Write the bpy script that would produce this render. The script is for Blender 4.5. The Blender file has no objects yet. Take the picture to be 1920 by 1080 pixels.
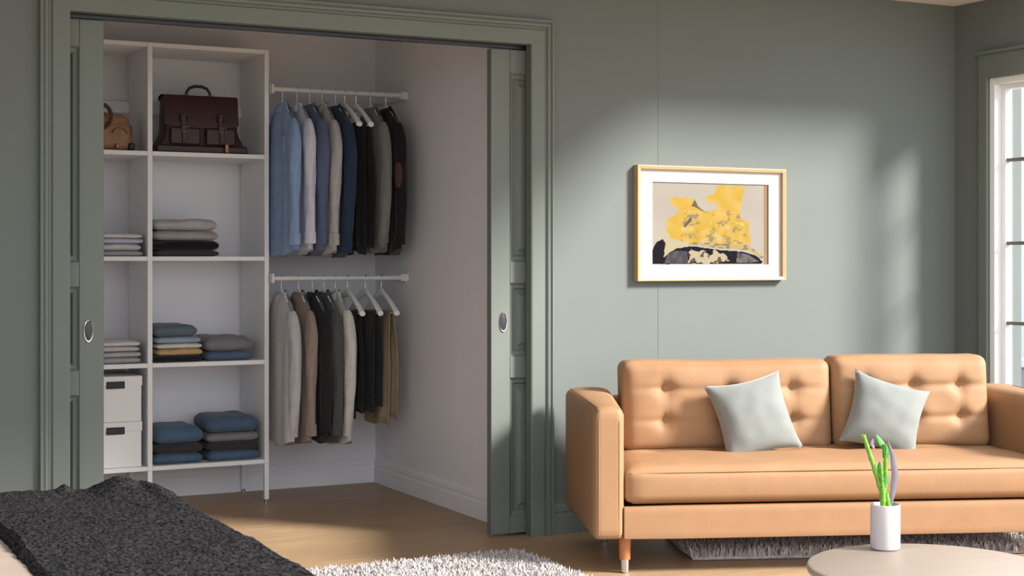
import bpy, bmesh, math, random
from mathutils import Vector, Matrix, noise
random.seed(7)
S = bpy.context.scene
COL = S.collection
PI = math.pi

# ------------------------------------------------------------------ camera
cam = bpy.data.cameras.new('camera')
cam.sensor_fit = 'HORIZONTAL'; cam.sensor_width = 36.0
cam.lens = 36.0 * 2816.0 / 1920.0
cam.shift_y = -(540.0 - 485.0) / 1920.0
cam.clip_end = 300
cam_o = bpy.data.objects.new('camera', cam); COL.objects.link(cam_o)
cam_o.location = (-3.1065, -5.9397, 1.24)
cam_o.rotation_euler = (PI / 2, 0, -math.radians(26.938))
S.camera = cam_o

# ------------------------------------------------------------------ world, sun, exposure
w = bpy.data.worlds.new('sky'); S.world = w; w.use_nodes = True
bg = w.node_tree.nodes['Background']
bg.inputs[0].default_value = (0.90, 0.95, 1.0, 1); bg.inputs[1].default_value = 2.1
sun = bpy.data.lights.new('sun', 'SUN')
sun.energy = 10.2; sun.angle = math.radians(13); sun.color = (1.0, 0.94, 0.87)
sun_o = bpy.data.objects.new('sun', sun); COL.objects.link(sun_o)
sun_o.location = (8, -5, 6)
sun_o.rotation_euler = Vector((-1.0, 1.0, -0.88)).to_track_quat('-Z', 'Y').to_euler()
vs = S.view_settings
vs.view_transform = 'Standard'; vs.look = 'None'; vs.gamma = 1.0; vs.use_curve_mapping = False
vs.exposure = 0.0

# ------------------------------------------------------------------ materials
def lin(c):
    return tuple((v / 255 / 12.92) if v / 255 <= 0.04045 else ((v / 255 + 0.055) / 1.055) ** 2.4 for v in c) + (1,)

def mat(name, rgb, rough=0.6, var=0.08, scale=20.0, bump=0.0, bscale=None, metal=0.0, sheen=0.0, spec=0.4, stretch=(1, 1, 1), edge=0.25):
    m = bpy.data.materials.new(name); m.use_nodes = True
    nt = m.node_tree; p = nt.nodes['Principled BSDF']
    tc = nt.nodes.new('ShaderNodeTexCoord'); mp = nt.nodes.new('ShaderNodeMapping')
    mp.inputs['Scale'].default_value = stretch
    nt.links.new(tc.outputs['Object'], mp.inputs['Vector'])
    n = nt.nodes.new('ShaderNodeTexNoise'); n.inputs['Scale'].default_value = scale; n.inputs['Detail'].default_value = 4
    nt.links.new(mp.outputs['Vector'], n.inputs['Vector'])
    r = nt.nodes.new('ShaderNodeValToRGB')
    c = lin(rgb)
    r.color_ramp.elements[0].position = edge; r.color_ramp.elements[1].position = 1 - edge
    r.color_ramp.elements[0].color = tuple(v * (1 - var) for v in c[:3]) + (1,)
    r.color_ramp.elements[1].color = tuple(min(1, v * (1 + var)) for v in c[:3]) + (1,)
    nt.links.new(n.outputs['Fac'], r.inputs['Fac']); nt.links.new(r.outputs['Color'], p.inputs['Base Color'])
    p.inputs['Roughness'].default_value = rough; p.inputs['Metallic'].default_value = metal
    p.inputs['Specular IOR Level'].default_value = spec
    if sheen: p.inputs['Sheen Weight'].default_value = sheen
    if bump:
        n2 = nt.nodes.new('ShaderNodeTexNoise'); n2.inputs['Scale'].default_value = bscale or scale * 6
        n2.inputs['Detail'].default_value = 3
        nt.links.new(mp.outputs['Vector'], n2.inputs['Vector'])
        b = nt.nodes.new('ShaderNodeBump'); b.inputs['Strength'].default_value = bump; b.inputs['Distance'].default_value = 0.004
        nt.links.new(n2.outputs['Fac'], b.inputs['Height']); nt.links.new(b.outputs['Normal'], p.inputs['Normal'])
    return m

M = {}
M['wall'] = mat('sage_wall_paint', (109, 116, 114), 0.75, 0.02, 3, 0.05, 300, spec=0.25)
M['trim'] = mat('sage_trim_paint', (109, 117, 112), 0.5, 0.02, 3, spec=0.35)
M['white_wall'] = mat('closet_wall_paint', (241, 240, 246), 0.8, 0.02, 3, spec=0.2)
M['ceil'] = mat('ceiling_paint', (226, 222, 220), 0.85, 0.01, 3)
M['white'] = mat('white_lacquer', (240, 241, 244), 0.45, 0.01, 5)
M['white_metal'] = mat('white_metal', (226, 224, 224), 0.35, 0.02, 20)
M['chrome'] = mat('chrome', (205, 205, 208), 0.22, 0.02, 30, metal=1.0)
M['steel_dark'] = mat('dark_steel', (72, 72, 76), 0.4, 0.05, 30, metal=0.8)
M['bar'] = mat('grey_bar_paint', (120, 116, 114), 0.5, 0.03, 20)
M['black'] = mat('black_plastic', (38, 38, 42), 0.5, 0.05, 30)
M['sofa'] = mat('caramel_leather', (156, 120, 88), 0.62, 0.06, 9, 0.18, 260, spec=0.35)
M['sofa_leg'] = mat('leg_wood', (176, 112, 72), 0.5, 0.1, 12, stretch=(8, 8, 1))
M['pillow'] = mat('pillow_velvet', (122, 127, 125), 0.9, 0.06, 14, 0.3, 350, sheen=0.4)
M['oak'] = mat('frame_oak', (186, 152, 112), 0.5, 0.08, 10, stretch=(1, 6, 6))
M['mat_board'] = mat('mat_board', (200, 198, 195), 0.8, 0.01, 5)
M['vase'] = mat('white_ceramic', (186, 180, 182), 0.3, 0.02, 8)
M['soil'] = mat('vase_inside', (110, 112, 128), 0.8, 0.1, 60)
M['table'] = mat('table_oak', (146, 133, 122), 0.5, 0.05, 6, 0.05, 60, stretch=(1, 7, 1))
M['stem'] = mat('stem_green', (104, 156, 50), 0.45, 0.25, 30, stretch=(1, 1, 3))
M['leafg'] = mat('leaf_green', (58, 138, 58), 0.45, 0.2, 40)
M['leafv'] = mat('leaf_silver', (118, 112, 124), 0.5, 0.1, 40)
M['throw'] = mat('charcoal_boucle', (38, 38, 40), 0.95, 0.75, 120, 1.0, 220, spec=0.05, edge=0.36, stretch=(1, 0.45, 1))
M['sheet'] = mat('beige_sheet', (150, 136, 126), 0.9, 0.04, 8, 0.2, 120)
M['bed_wood'] = mat('bed_wood', (150, 118, 88), 0.6, 0.1, 8)
M['rug'] = mat('cream_shag', (180, 174, 173), 0.95, 0.34, 45, sheen=0.3)
M['concrete'] = mat('outdoor_concrete', (168, 168, 172), 0.9, 0.05, 2)
M['render'] = mat('outdoor_render', (242, 243, 248), 0.9, 0.02, 2)
M['ground'] = mat('outdoor_ground', (112, 114, 104), 0.95, 0.05, 2)

def floor_mat():
    m = bpy.data.materials.new('oak_laminate'); m.use_nodes = True
    nt = m.node_tree; p = nt.nodes['Principled BSDF']; L = nt.links
    tc = nt.nodes.new('ShaderNodeTexCoord')
    br = nt.nodes.new('ShaderNodeTexBrick')
    br.inputs['Scale'].default_value = 1.0; br.inputs['Brick Width'].default_value = 1.3; br.inputs['Row Height'].default_value = 0.19
    br.inputs['Mortar Size'].default_value = 0.0012; br.inputs['Mortar Smooth'].default_value = 0.3; br.offset = 0.37
    br.inputs['Color1'].default_value = lin((176, 150, 120)); br.inputs['Color2'].default_value = lin((166, 140, 111)); br.inputs['Mortar'].default_value = lin((150, 122, 92))
    L.new(tc.outputs['Object'], br.inputs['Vector'])
    mp = nt.nodes.new('ShaderNodeMapping'); mp.inputs['Scale'].default_value = (1.2, 14, 1); L.new(tc.outputs['Object'], mp.inputs['Vector'])
    n = nt.nodes.new('ShaderNodeTexNoise'); n.inputs['Scale'].default_value = 3; n.inputs['Detail'].default_value = 6; L.new(mp.outputs[0], n.inputs['Vector'])
    r = nt.nodes.new('ShaderNodeValToRGB'); r.color_ramp.elements[0].position = 0.3; r.color_ramp.elements[1].position = 0.7
    r.color_ramp.elements[0].color = (0.84, 0.82, 0.78, 1); r.color_ramp.elements[1].color = (1.08, 1.06, 1.04, 1); L.new(n.outputs['Fac'], r.inputs['Fac'])
    mx = nt.nodes.new('ShaderNodeMix'); mx.data_type = 'RGBA'; mx.blend_type = 'MULTIPLY'; mx.inputs['Factor'].default_value = 1
    L.new(br.outputs['Color'], mx.inputs['A']); L.new(r.outputs['Color'], mx.inputs['B']); L.new(mx.outputs['Result'], p.inputs['Base Color'])
    p.inputs['Roughness'].default_value = 0.42; p.inputs['Specular IOR Level'].default_value = 0.4
    return m
M['floor'] = floor_mat()

def glass_mat():
    m = bpy.data.materials.new('window_glass'); m.use_nodes = True
    nt = m.node_tree; nt.nodes.remove(nt.nodes['Principled BSDF']); out = nt.nodes['Material Output']
    t = nt.nodes.new('ShaderNodeBsdfTransparent'); t.inputs[0].default_value = (0.99, 0.99, 1.0, 1)
    g = nt.nodes.new('ShaderNodeBsdfGlossy'); g.inputs['Roughness'].default_value = 0.02
    x = nt.nodes.new('ShaderNodeMixShader'); x.inputs[0].default_value = 0.05
    nt.links.new(t.outputs[0], x.inputs[1]); nt.links.new(g.outputs[0], x.inputs[2]); nt.links.new(x.outputs[0], out.inputs[0])
    return m
M['glass'] = glass_mat()

FAB = {}
def fabric(rgb):
    if rgb not in FAB:
        FAB[rgb] = mat('fabric_%02x%02x%02x' % rgb, rgb, 0.9, 0.10, 26, 0.25, 300, sheen=0.15, spec=0.15)
    return FAB[rgb]

# ------------------------------------------------------------------ helpers
def tag(o, label=None, cat=None, group=None, kind=None):
    if label: o['label'] = label
    if cat: o['category'] = cat
    if group: o['group'] = group
    if kind: o['kind'] = kind
    return o

def empty(name, loc=(0, 0, 0), rz=0.0):
    o = bpy.data.objects.new(name, None); COL.objects.link(o)
    o.location = loc; o.rotation_euler = (0, 0, rz); o.empty_display_size = 0.1
    return o

def thing(name, label, cat, loc=(0, 0, 0), rz=0.0, group=None):
    return tag(empty(name, loc, rz), label, cat, group)

def obj(name, bm, m, parent=None, smooth=35, bevel=0.0, seg=2, subsurf=0):
    bmesh.ops.recalc_face_normals(bm, faces=bm.faces[:])
    me = bpy.data.meshes.new(name); bm.to_mesh(me); bm.free()
    if smooth:
        me.polygons.foreach_set('use_smooth', [True] * len(me.polygons))
        me.set_sharp_from_angle(angle=math.radians(smooth))
    me.materials.append(m)
    o = bpy.data.objects.new(name, me); COL.objects.link(o)
    if parent: o.parent = parent
    if bevel:
        b = o.modifiers.new('bevel', 'BEVEL'); b.width = bevel; b.segments = seg; b.limit_method = 'ANGLE'; b.angle_limit = math.radians(40)
    if subsurf:
        s = o.modifiers.new('sub', 'SUBSURF'); s.levels = subsurf; s.render_levels = subsurf
    return o

def box(bm, x0, x1, y0, y1, z0, z1):
    v = [bm.verts.new((x, y, z)) for z in (z0, z1) for y in (y0, y1) for x in (x0, x1)]
    for f in ((0, 1, 3, 2), (4, 6, 7, 5), (0, 4, 5, 1), (2, 3, 7, 6), (0, 2, 6, 4), (1, 5, 7, 3)):
        bm.faces.new([v[i] for i in f])
    return v

def boxes(*bs):
    bm = bmesh.new()
    for b in bs: box(bm, *b)
    return bm

def struct(name, bm, m, **k):
    return tag(obj(name, bm, m, **k), kind='structure')

def rings(bm, rs, cap0=True, cap1=True):
    vs_ = [[bm.verts.new(p) for p in r] for r in rs]
    n = len(vs_[0])
    for a, b in zip(vs_, vs_[1:]):
        for i in range(n):
            bm.faces.new((a[i], a[(i + 1) % n], b[(i + 1) % n], b[i]))
    if cap0: bm.faces.new(vs_[0][::-1])
    if cap1: bm.faces.new(vs_[-1])
    return vs_

def tube(bm, pts, rad, n=10, ell=None, cap=True):
    pts = [Vector(p) for p in pts]
    if not hasattr(rad, '__len__'): rad = [rad] * len(pts)
    rs = []
    ref = None
    for i, p in enumerate(pts):
        t = (pts[min(i + 1, len(pts) - 1)] - pts[max(i - 1, 0)]).normalized()
        if ref is None:
            ref = Vector((1, 0, 0)) if abs(t.x) < 0.8 else Vector((0, 1, 0))
        a = (ref - t * ref.dot(t)).normalized(); ref = a; b = t.cross(a)
        ra, rb = (rad[i], rad[i]) if ell is None else (rad[i] * ell, rad[i])
        rs.append([p + a * (ra * math.cos(2 * PI * k / n)) + b * (rb * math.sin(2 * PI * k / n)) for k in range(n)])
    rings(bm, rs, cap, cap)

def lathe(bm, prof, n=32, c=(0, 0, 0)):
    rs = [[Vector((c[0] + r * math.cos(2 * PI * k / n), c[1] + r * math.sin(2 * PI * k / n), c[2] + z)) for k in range(n)] for r, z in prof]
    rings(bm, rs, True, True)

def sweep(bm, path, prof, normal):
    """mitred sweep of a profile (offset sideways, out along normal) along an open polyline lying in the plane with that normal"""
    path = [Vector(p) for p in path]; N = Vector(normal).normalized(); rs = []
    for i, p in enumerate(path):
        d0 = (path[i] - path[i - 1]).normalized() if i else None
        d1 = (path[i + 1] - path[i]).normalized() if i + 1 < len(path) else None
        if d0 is None: d0 = d1
        if d1 is None: d1 = d0
        s0 = N.cross(d0); s1 = N.cross(d1); m = (s0 + s1).normalized(); k = 1 / max(0.2, m.dot(s0))
        rs.append([p + m * (a * k) + N * b for a, b in prof])
    rings(bm, rs)

def softbox(hx, hy, hz, r, cuts=18, fn=None, c=(0, 0, 0)):
    bm = bmesh.new(); bmesh.ops.create_cube(bm, size=2.0)
    bmesh.ops.subdivide_edges(bm, edges=bm.edges[:], cuts=cuts, use_grid_fill=True)
    h = (hx, hy, hz); C = Vector(c)
    for v in bm.verts:
        p = v.co.copy(); P = Vector([p[i] * h[i] for i in range(3)])
        rr = [min(r, h[i]) for i in range(3)]
        q = Vector([max(-(h[i] - rr[i]), min(h[i] - rr[i], P[i])) for i in range(3)])
        d = P - q
        if d.length > 1e-9:
            e = Vector([d[i] / rr[i] for i in range(3)])
            e.normalize()
            P = q + Vector([e[i] * rr[i] for i in range(3)])
        if fn: P = fn(P, p)
        v.co = P + C
    return bm

def nz(x, y, z=0.0): return noise.noise(Vector((x, y, z)))

def copy_tree(o, parent=None):
    c = o.copy(); COL.objects.link(c)
    if parent is not None: c.parent = parent
    for ch in list(o.children): copy_tree(ch, c)
    return c

# ------------------------------------------------------------------ the room shell
XR, ZC = 2.503, 2.556
XL, YF = -4.3, -7.2
YB = 1.853          # closet back wall
struct('floor', boxes((XL, XR + 0.12, YF, YB + 0.1, -0.1, 0)), M['floor'], smooth=0)
YC = -2.9          # ceiling cut short here, left open beyond to let sky light in
struct('ceiling', boxes((XL - 0.1, 1.36, YC, YB + 0.1, ZC, ZC + 0.15), (1.36, XR + 0.22, -0.82, YB + 0.1, ZC, ZC + 0.15)), M['ceil'], smooth=0)  # right part cut back further, shaped to admit sun onto the back wall
# back wall: boards in front of and behind the pockets of the sliding doors, with a fine joint right of the closet
bm = boxes((XL, -2.004, 0.0, 0.035, 0, ZC), (-2.004, 0.0, 0.0, 0.035, 2.195, ZC), (0.0, 0.6745, 0.0, 0.035, 0, ZC), (0.6760, XR, 0.0, 0.035, 0, ZC), (0.66, 0.69, 0.0010, 0.03, 0, ZC),
           (XL, -2.004, 0.10, 0.13, 0, ZC), (0.0, XR, 0.10, 0.13, 0, ZC), (-2.004, 0.0, 0.10, 0.13, 2.195, ZC))
struct('wall_back', bm, M['wall'], smooth=0)
struct('wall_left', boxes((XL - 0.1, XL, YC, 0.1, 0, ZC)), M['wall'], smooth=0)
WY0, WY1, WZ0, WZ1 = -0.245, -0.60, 0.10, 2.155
struct('wall_right', boxes((XR, XR + 0.22, WY0, 0.0, 0, ZC), (XR, XR + 0.12, WY1, WY0, WZ1, ZC), (XR, XR + 0.12, WY1, WY0, 0, WZ0), (XR, XR + 0.04, WY1 - 0.03, WY1, 0, ZC)), M['wall'], smooth=0)  # jamb deepened and wall ended early to shape the sun patch
# closet shell
struct('wall_closet_back', boxes((-2.75, 0.1, YB, YB + 0.08, 0, ZC)), M['white_wall'], smooth=0)
struct('wall_closet_right', boxes((0.0, 0.08, 0.13, YB, 0, ZC)), M['white_wall'], smooth=0)
struct('wall_closet_left', boxes((-2.75, -2.67, 0.13, YB, 0, ZC)), M['white_wall'], smooth=0)
# baseboards
def bb_prof(h): return [(0, 0), (0, 0.014), (h * 0.60, 0.014), (h * 0.64, 0.010), (h * 0.72, 0.010), (h * 0.76, 0.013), (h * 0.90, 0.011), (h, 0.004), (h, 0)]
def baseboard(name, a, b, nrm, m, h=0.135):
    bm = bmesh.new(); a = Vector(a); b = Vector(b); N = Vector(nrm)
    rs = [[p + Vector((0, 0, u)) + N * o for u, o in bb_prof(h)] for p in (a, b)]
    rings(bm, rs); struct(name, bm, m, smooth=0)
baseboard('baseboard_back', (0.116, 0, 0), (XR, 0, 0), (0, -1, 0), M['trim'])
baseboard('baseboard_left', (XL, 0, 0), (-2.12, 0, 0), (0, -1, 0), M['trim'])
baseboard('baseboard_right', (XR, -0.0, 0), (XR, -0.18, 0), (-1, 0, 0), M['trim'])
baseboard('baseboard_closet_back', (-2.67, YB, 0), (0, YB, 0), (0, -1, 0), M['white_wall'])
baseboard('baseboard_closet_right', (0, 0.13, 0), (0, YB, 0), (-1, 0, 0), M['white_wall'])
# door casing: three mitred lengths with an outer bead
CP = [(0, 0), (0, 0.016), (0.006, 0.019), (0.064, 0.019), (0.069, 0.011), (0.078, 0.011), (0.083, 0.021), (0.092, 0.023), (0.098, 0.019), (0.103, 0.027), (0.111, 0.027), (0.114, 0.022), (0.114, 0)]
def casing(name, a, b, sa, sb, out):
    # a,b inner corner points; sa,sb sideways vectors at the two ends
    bm = bmesh.new()
    rs = [[Vector(p) + Vector(s) * u + Vector(out) * o for u, o in CP] for p, s in ((a, sa), (b, sb))]
    rings(bm, rs); return struct(name, bm, M['trim'], smooth=20)
X0, X1, ZH = -2.004, 0.0, 2.195
casing('trim_1', (X0, 0, 0), (X0, 0, ZH), (-1, 0, 0), (-1, 0, 1), (0, -1, 0))
casing('trim_2', (X0, 0, ZH), (X1, 0, ZH), (-1, 0, 1), (1, 0, 1), (0, -1, 0))
casing('trim_3', (X1, 0, ZH), (X1, 0, 0), (1, 0, 1), (1, 0, 0), (0, -1, 0))

# ------------------------------------------------------------------ pocket doors
def pocket_door(name, xe, sgn):
    """leaf whose free edge is at xe and that runs into its pocket in direction sgn"""
    d = tag(empty(name, (xe, 0.045, 0)), kind='structure')
    W = 0.98; T = 0.042; zt = 2.175
    X = lambda a, b: (min(sgn * a, sgn * b), max(sgn * a, sgn * b))
    def part(n, bs, bev=0.003):
        return obj(n, boxes(*bs), M['trim'], d, bevel=bev, seg=2, smooth=30)
    st = 0.095
    part('stile', [(*X(0, st), 0, T, 0.012, zt)])
    part('stile', [(*X(W - st, W), 0, T, 0.012, zt)])
    lv = [(0.012, 0.085), (0.706, 0.803), (1.130, 1.227), (2.068, zt)]
    for a, b in lv: part('rail', [(*X(st, W - st), 0.0, T, a, b)])
    for (a0, a), (b, b1) in zip(lv, lv[1:]):
        bm = bmesh.new(); x0, x1 = X(st, W - st)
        # recessed field with a bolection step and a raised centre
        prof = [(0.0, 0.0), (0.008, 0.010), (0.022, 0.014), (0.030, 0.024), (0.046, 0.024), (0.058, 0.016), (0.062, 0.015)]
        rs = [[Vector((x0 + o, y, a + o)), Vector((x1 - o, y, a + o)), Vector((x1 - o, y, b - o)), Vector((x0 + o, y, b - o))] for o, y in prof]
        rs = [[Vector((x0, T - 0.004, a)), Vector((x1, T - 0.004, a)), Vector((x1, T - 0.004, b)), Vector((x0, T - 0.004, b))]] + rs
        rings(bm, rs); obj('panel', bm, M['trim'], d, smooth=0)
    # flush pull: oval chrome rim round a dark dished plate
    n = 32; cx, cz, rx, rz = sgn * 0.060, 0.958, 0.019, 0.046
    ov = lambda k, s, y: Vector((cx + rx * s * math.cos(2 * PI * k / n), y, cz + rz * s * math.sin(2 * PI * k / n)))
    bm = bmesh.new()
    rs = [[ov(k, s, y) for k in range(n)] for s, y in ((1.0, 0.002), (1.0, -0.003), (0.94, -0.005), (0.84, -0.004), (0.80, -0.0012))]
    rings(bm, rs, True, True); hd = tag(obj('handle', bm, M['chrome'], d), 'chrome oval flush pull')
    bm = bmesh.new(); rings(bm, [[ov(k, s, y) for k in range(n)] for s, y in ((0.80, -0.0014), (0.55, -0.0028), (0.3, -0.0034))], True, True)
    obj('handle_plate', bm, M['steel_dark'], hd)
    return d
pocket_door('door_1', -1.863, -1)
pocket_door('door_2', -0.170, 1)
struct('trim_4', boxes((-2.72, 0.72, 0.052, 0.080, 2.180, 2.195)), M['steel_dark'], smooth=0)   # door track

# ------------------------------------------------------------------ right window
win = tag(empty('window_1', (XR, 0, 0)), kind='structure')
fy0, fy1 = WY0 - 0.001, WY1 + 0.001
obj('frame', boxes((0.0, 0.12, fy0 - 0.035, fy0, WZ0, WZ1), (0.0, 0.04, fy1, fy1 + 0.035, WZ0, WZ1), (0.0, 0.12, fy1 + 0.035, fy0 - 0.035, WZ1 - 0.035, WZ1), (0.0, 0.12, fy1 + 0.035, fy0 - 0.035, WZ0, WZ0 + 0.05)), M['white'], win, bevel=0.003)
yi0, yi1 = fy0 - 0.035, fy1 + 0.035
ym = (yi0 + yi1) / 2
obj('sash', boxes((0.045, 0.085, yi0 - 0.028, yi0, WZ0 + 0.05, WZ1 - 0.035), (0.045, 0.07, yi1, yi1 + 0.028, WZ0 + 0.05, WZ1 - 0.035), (0.045, 0.085, yi1 + 0.028, yi0 - 0.028, WZ1 - 0.06, WZ1 - 0.035), (0.045, 0.085, yi1 + 0.028, yi0 - 0.028, WZ0 + 0.05, WZ0 + 0.09)), M['white'], win, bevel=0.003)
bars = [1.738, 1.318, 0.915, 0.512]
zs = [WZ0 + 0.09] + bars[::-1] + [WZ1 - 0.06]
for zb in bars:
    tag(obj('muntin', boxes((0.052, 0.078, yi1 + 0.028, yi0 - 0.028, zb - 0.009, zb + 0.009)), M['bar'], win, bevel=0.002), 'thin dark glazing bar')
for a, b in zip(zs, zs[1:]):
    for c0, c1 in ((yi0 - 0.028, yi1 + 0.028),):
        obj('pane', boxes((0.063, 0.067, c1, c0, a + 0.009, b - 0.009)), M['glass'], win, smooth=0)
# flat casing round the window, a step thicker than the wall
struct('trim_5', boxes((XR - 0.022, XR, WY0, -0.19, 0, 2.275), (XR - 0.022, XR, WY1 - 0.03, WY0, WZ1, 2.275), (XR - 0.034, XR, WY1 - 0.03, -0.18, 2.275, 2.292)), M['trim'], smooth=0, bevel=0.002)
# outside
struct('ground', boxes((-60, 60, -60, 60, -0.35, -0.12)), M['ground'], smooth=0)
par = thing('balcony_parapet', 'pale grey balcony parapet beyond the window panes', 'parapet', (6.0, 0, -0.12))
obj('wall', boxes((0, 0.14, -1.0, 8.0, 0, 0.49)), M['concrete'], par, bevel=0.005)
obj('coping', boxes((-0.03, 0.17, -1.0, 8.0, 0.49, 0.55)), M['white'], par, bevel=0.005)

struct('wall_sky_mask', boxes((7.5, 7.7, 1.2, 12.0, -0.12, 4.2)), M['render'], smooth=0)   # pale wall added beyond the panes to hide the brighter sky

# ------------------------------------------------------------------ wardrobe shelf unit
UY0, UY1 = 1.418, 1.835
su = thing('shelf_unit', 'tall white open shelf unit on thin feet inside the closet', 'shelf unit', (-1.355, UY0, 0))
ux = lambda x: x + 1.355
PX = (-1.952, -1.355, -0.763)
for x in PX:
    bm = boxes((ux(x) - 0.012, ux(x) + 0.012, 0, UY1 - UY0, 0.20, 2.300))
    obj('side_panel', bm, M['white'], su, bevel=0.002)
    for yy in (0.0, UY1 - UY0 - 0.024):
        lg = obj('leg', boxes((ux(x) - 0.0118, ux(x) + 0.0118, yy + 0.0002, yy + 0.024, 0.018, 0.1998)), M['white'], su, bevel=0.002)
        b2 = bmesh.new(); lathe(b2, [(0.010, 0.0), (0.010, 0.012), (0.006, 0.014), (0.006, 0.019)], 16, (ux(x), yy + 0.012, 0))
        obj('foot', b2, M['chrome'], lg)
LV = (0.200, 0.705, 1.229, 1.745, 2.278)
for z in LV:
    for a, b in zip(PX, PX[1:]):
        obj('shelf', boxes((ux(a) + 0.012, ux(b) - 0.012, 0.001, UY1 - UY0, z, z + 0.022)), M['white'], su, bevel=0.002)
for a, b in zip(PX, PX[1:]):
    obj('back_rail', boxes((ux(a) + 0.0121, ux(b) - 0.0121, UY1 - UY0 - 0.020, UY1 - UY0 - 0.003, 1.985, 2.045)), M['white'], su, bevel=0.002)
TOP = [z + 0.0225 for z in LV]

# ------------------------------------------------------------------ clothes rails
RY = 1.39
def rail(z, label):
    r = thing('clothes_rail', label, 'rail', (-0.745, RY, z), group='closet clothes rails')
    bm = bmesh.new(); tube(bm, [(0.0, 0, 0), (0.7445, 0, 0)], 0.0125, 20); obj('tube', bm, M['white_metal'], r)
    bm = boxes((0.700, 0.7445, -0.018, 0.018, -0.020, 0.020)); obj('wall_bracket', bm, M['white_metal'], r, bevel=0.004)
    bm = boxes((-0.0055, 0.006, -0.02, 0.02, -0.024, 0.024)); obj('side_bracket', bm, M['white_metal'], r, bevel=0.002)
    bm = bmesh.new(); tube(bm, [(0.735, -0.003, -0.019), (0.735, 0.20, -0.012), (0.735, 0.455, 0.0)], 0.008, 10); obj('brace', bm, M['white_metal'], r)
RT, RB = 2.100, 1.140
rail(RT, 'upper white clothes rail with blue and grey shirts on it')
rail(RB, 'lower white clothes rail with jackets and trousers on it')

# ------------------------------------------------------------------ hangers
def make_hanger():
    h = empty('clothes_hanger')
    bm = bmesh.new()
    pts = [(0, 0.0, -0.070), (0, 0.0, -0.030)]
    for k in range(11):
        a = -PI / 2 + PI * 1.35 * k / 10
        pts.append((0, 0.0145 * math.cos(a) + 0.0, 0.0 + 0.0150 * math.sin(a)))
    pts = [(0, 0, -0.075), (0, 0.001, -0.035)] + [(0, 0.0157 * math.cos(-PI / 2 + 1.55 * PI * k / 12), 0.0157 * math.sin(-PI / 2 + 1.55 * PI * k / 12)) for k in range(13)]
    tube(bm, pts, 0.0021, 8); obj('hook', bm, M['chrome'], h)
    bm = bmesh.new(); rs = []
    N = 24
    for i in range(N + 1):
        s = -1 + 2 * i / N; y = 0.212 * s; z = -0.074 - 0.105 * abs(s) ** 1.35
        hh = 0.017 - 0.004 * abs(s) + (0.006 * max(0, 1 - abs(s) * 5)); tx = 0.008 + 0.008 * abs(s)
        rs.append([Vector((tx * math.cos(2 * PI * k / 12), y, z + hh * math.sin(2 * PI * k / 12))) for k in range(12)])
    rings(bm, rs); obj('shoulder_bar', bm, M['white'], h)
    bm = bmesh.new(); tube(bm, [(0, -0.185, -0.178), (0, 0.185, -0.178)], 0.005, 10); obj('trouser_bar', bm, M['white'], h)
    return h
HANG = make_hanger(); hang_used = [False]
def hanger(x, z, label, rz=0.0, k=1.0):
    if not hang_used[0]: h = HANG; hang_used[0] = True
    else: h = copy_tree(HANG)
    h.location = (x, RY, z); h.rotation_euler = (0, 0, rz); h.scale = (k, k, 1)
    tag(h, label, 'hanger', 'white clothes hangers on the rails')

# ------------------------------------------------------------------ garments
def garment_body(seed, length, hw, T, flare=1.0, tail=0.0, topw=0.07, drop=0.125, fold=0.008):
    bm = bmesh.new(); n = 30; rows = 26; rs = []
    rnd = random.Random(seed); ph = [rnd.uniform(0, 6.28) for _ in range(6)]; fq = [rnd.uniform(3, 5), rnd.uniform(7, 10), rnd.uniform(12, 15)]
    for j in range(rows + 1):
        t = j / rows
        r = []
        tt = t ** 1.25
        for half in (1, -1):
            for i in range(n):
                s = (-1 + 2 * i / n) * half
                wid = hw * (1 + (flare - 1) * t)
                # shoulder slope on the top row easing into vertical drape
                ztop = -drop * max(0, (abs(s) - 0.25) / 0.75) ** 1.2
                zhem = -length + tail * (s * s) + 0.006 * math.sin(fq[1] * s + ph[3])
                z = ztop * (1 - tt) + zhem * tt
                th = T * (1 - abs(s) ** 3.0) ** 0.6 * (0.35 + 0.65 * min(1, t * 6)) + 0.002
                wv = fold * min(1, t * 2.5) * (math.sin(fq[0] * s + ph[0] + t * 0.8) + 0.6 * math.sin(fq[1] * s + ph[1] - t) + 0.35 * math.sin(fq[2] * s + ph[2]))
                r.append(Vector((half * th + wv, s * wid, z)))
        rs.append(r)
    rings(bm, rs)
    return bm

def sleeve(seed, sgn, hw, z0, length, rx, ry, drop=0.125, xlean=0.0):
    bm = bmesh.new(); n = 18; rows = 22; rs = []
    rnd = random.Random(seed * 7 + sgn); p0 = rnd.uniform(0, 6)
    for j in range(rows + 1):
        t = j / rows
        y = hw * (0.80 + 0.22 * min(1, t * 3.5) ** 0.7) - 0.030 * t * t + 0.016 * math.sin(t * 5 + p0) * min(1, t * 4)
        z = z0 - drop * 0.80 - length * t ** 1.05
        k = (0.55 + 0.45 * min(1, t * 5) ** 0.6) * (1 - 0.30 * t)
        r = []
        for i in range(n):
            a = 2 * PI * i / n
            w_ = 1 + 0.08 * math.sin(3 * a + p0 + t * 9) + 0.05 * math.sin(5 * a - t * 14)
            r.append(Vector((xlean * t + rx * k * w_ * math.cos(a), sgn * (y + ry * k * w_ * math.sin(a)), z + 0.012 * math.sin(a) * (1 - t))))
        rs.append(r)
    rings(bm, rs)
    return bm, rs[-1]

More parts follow.
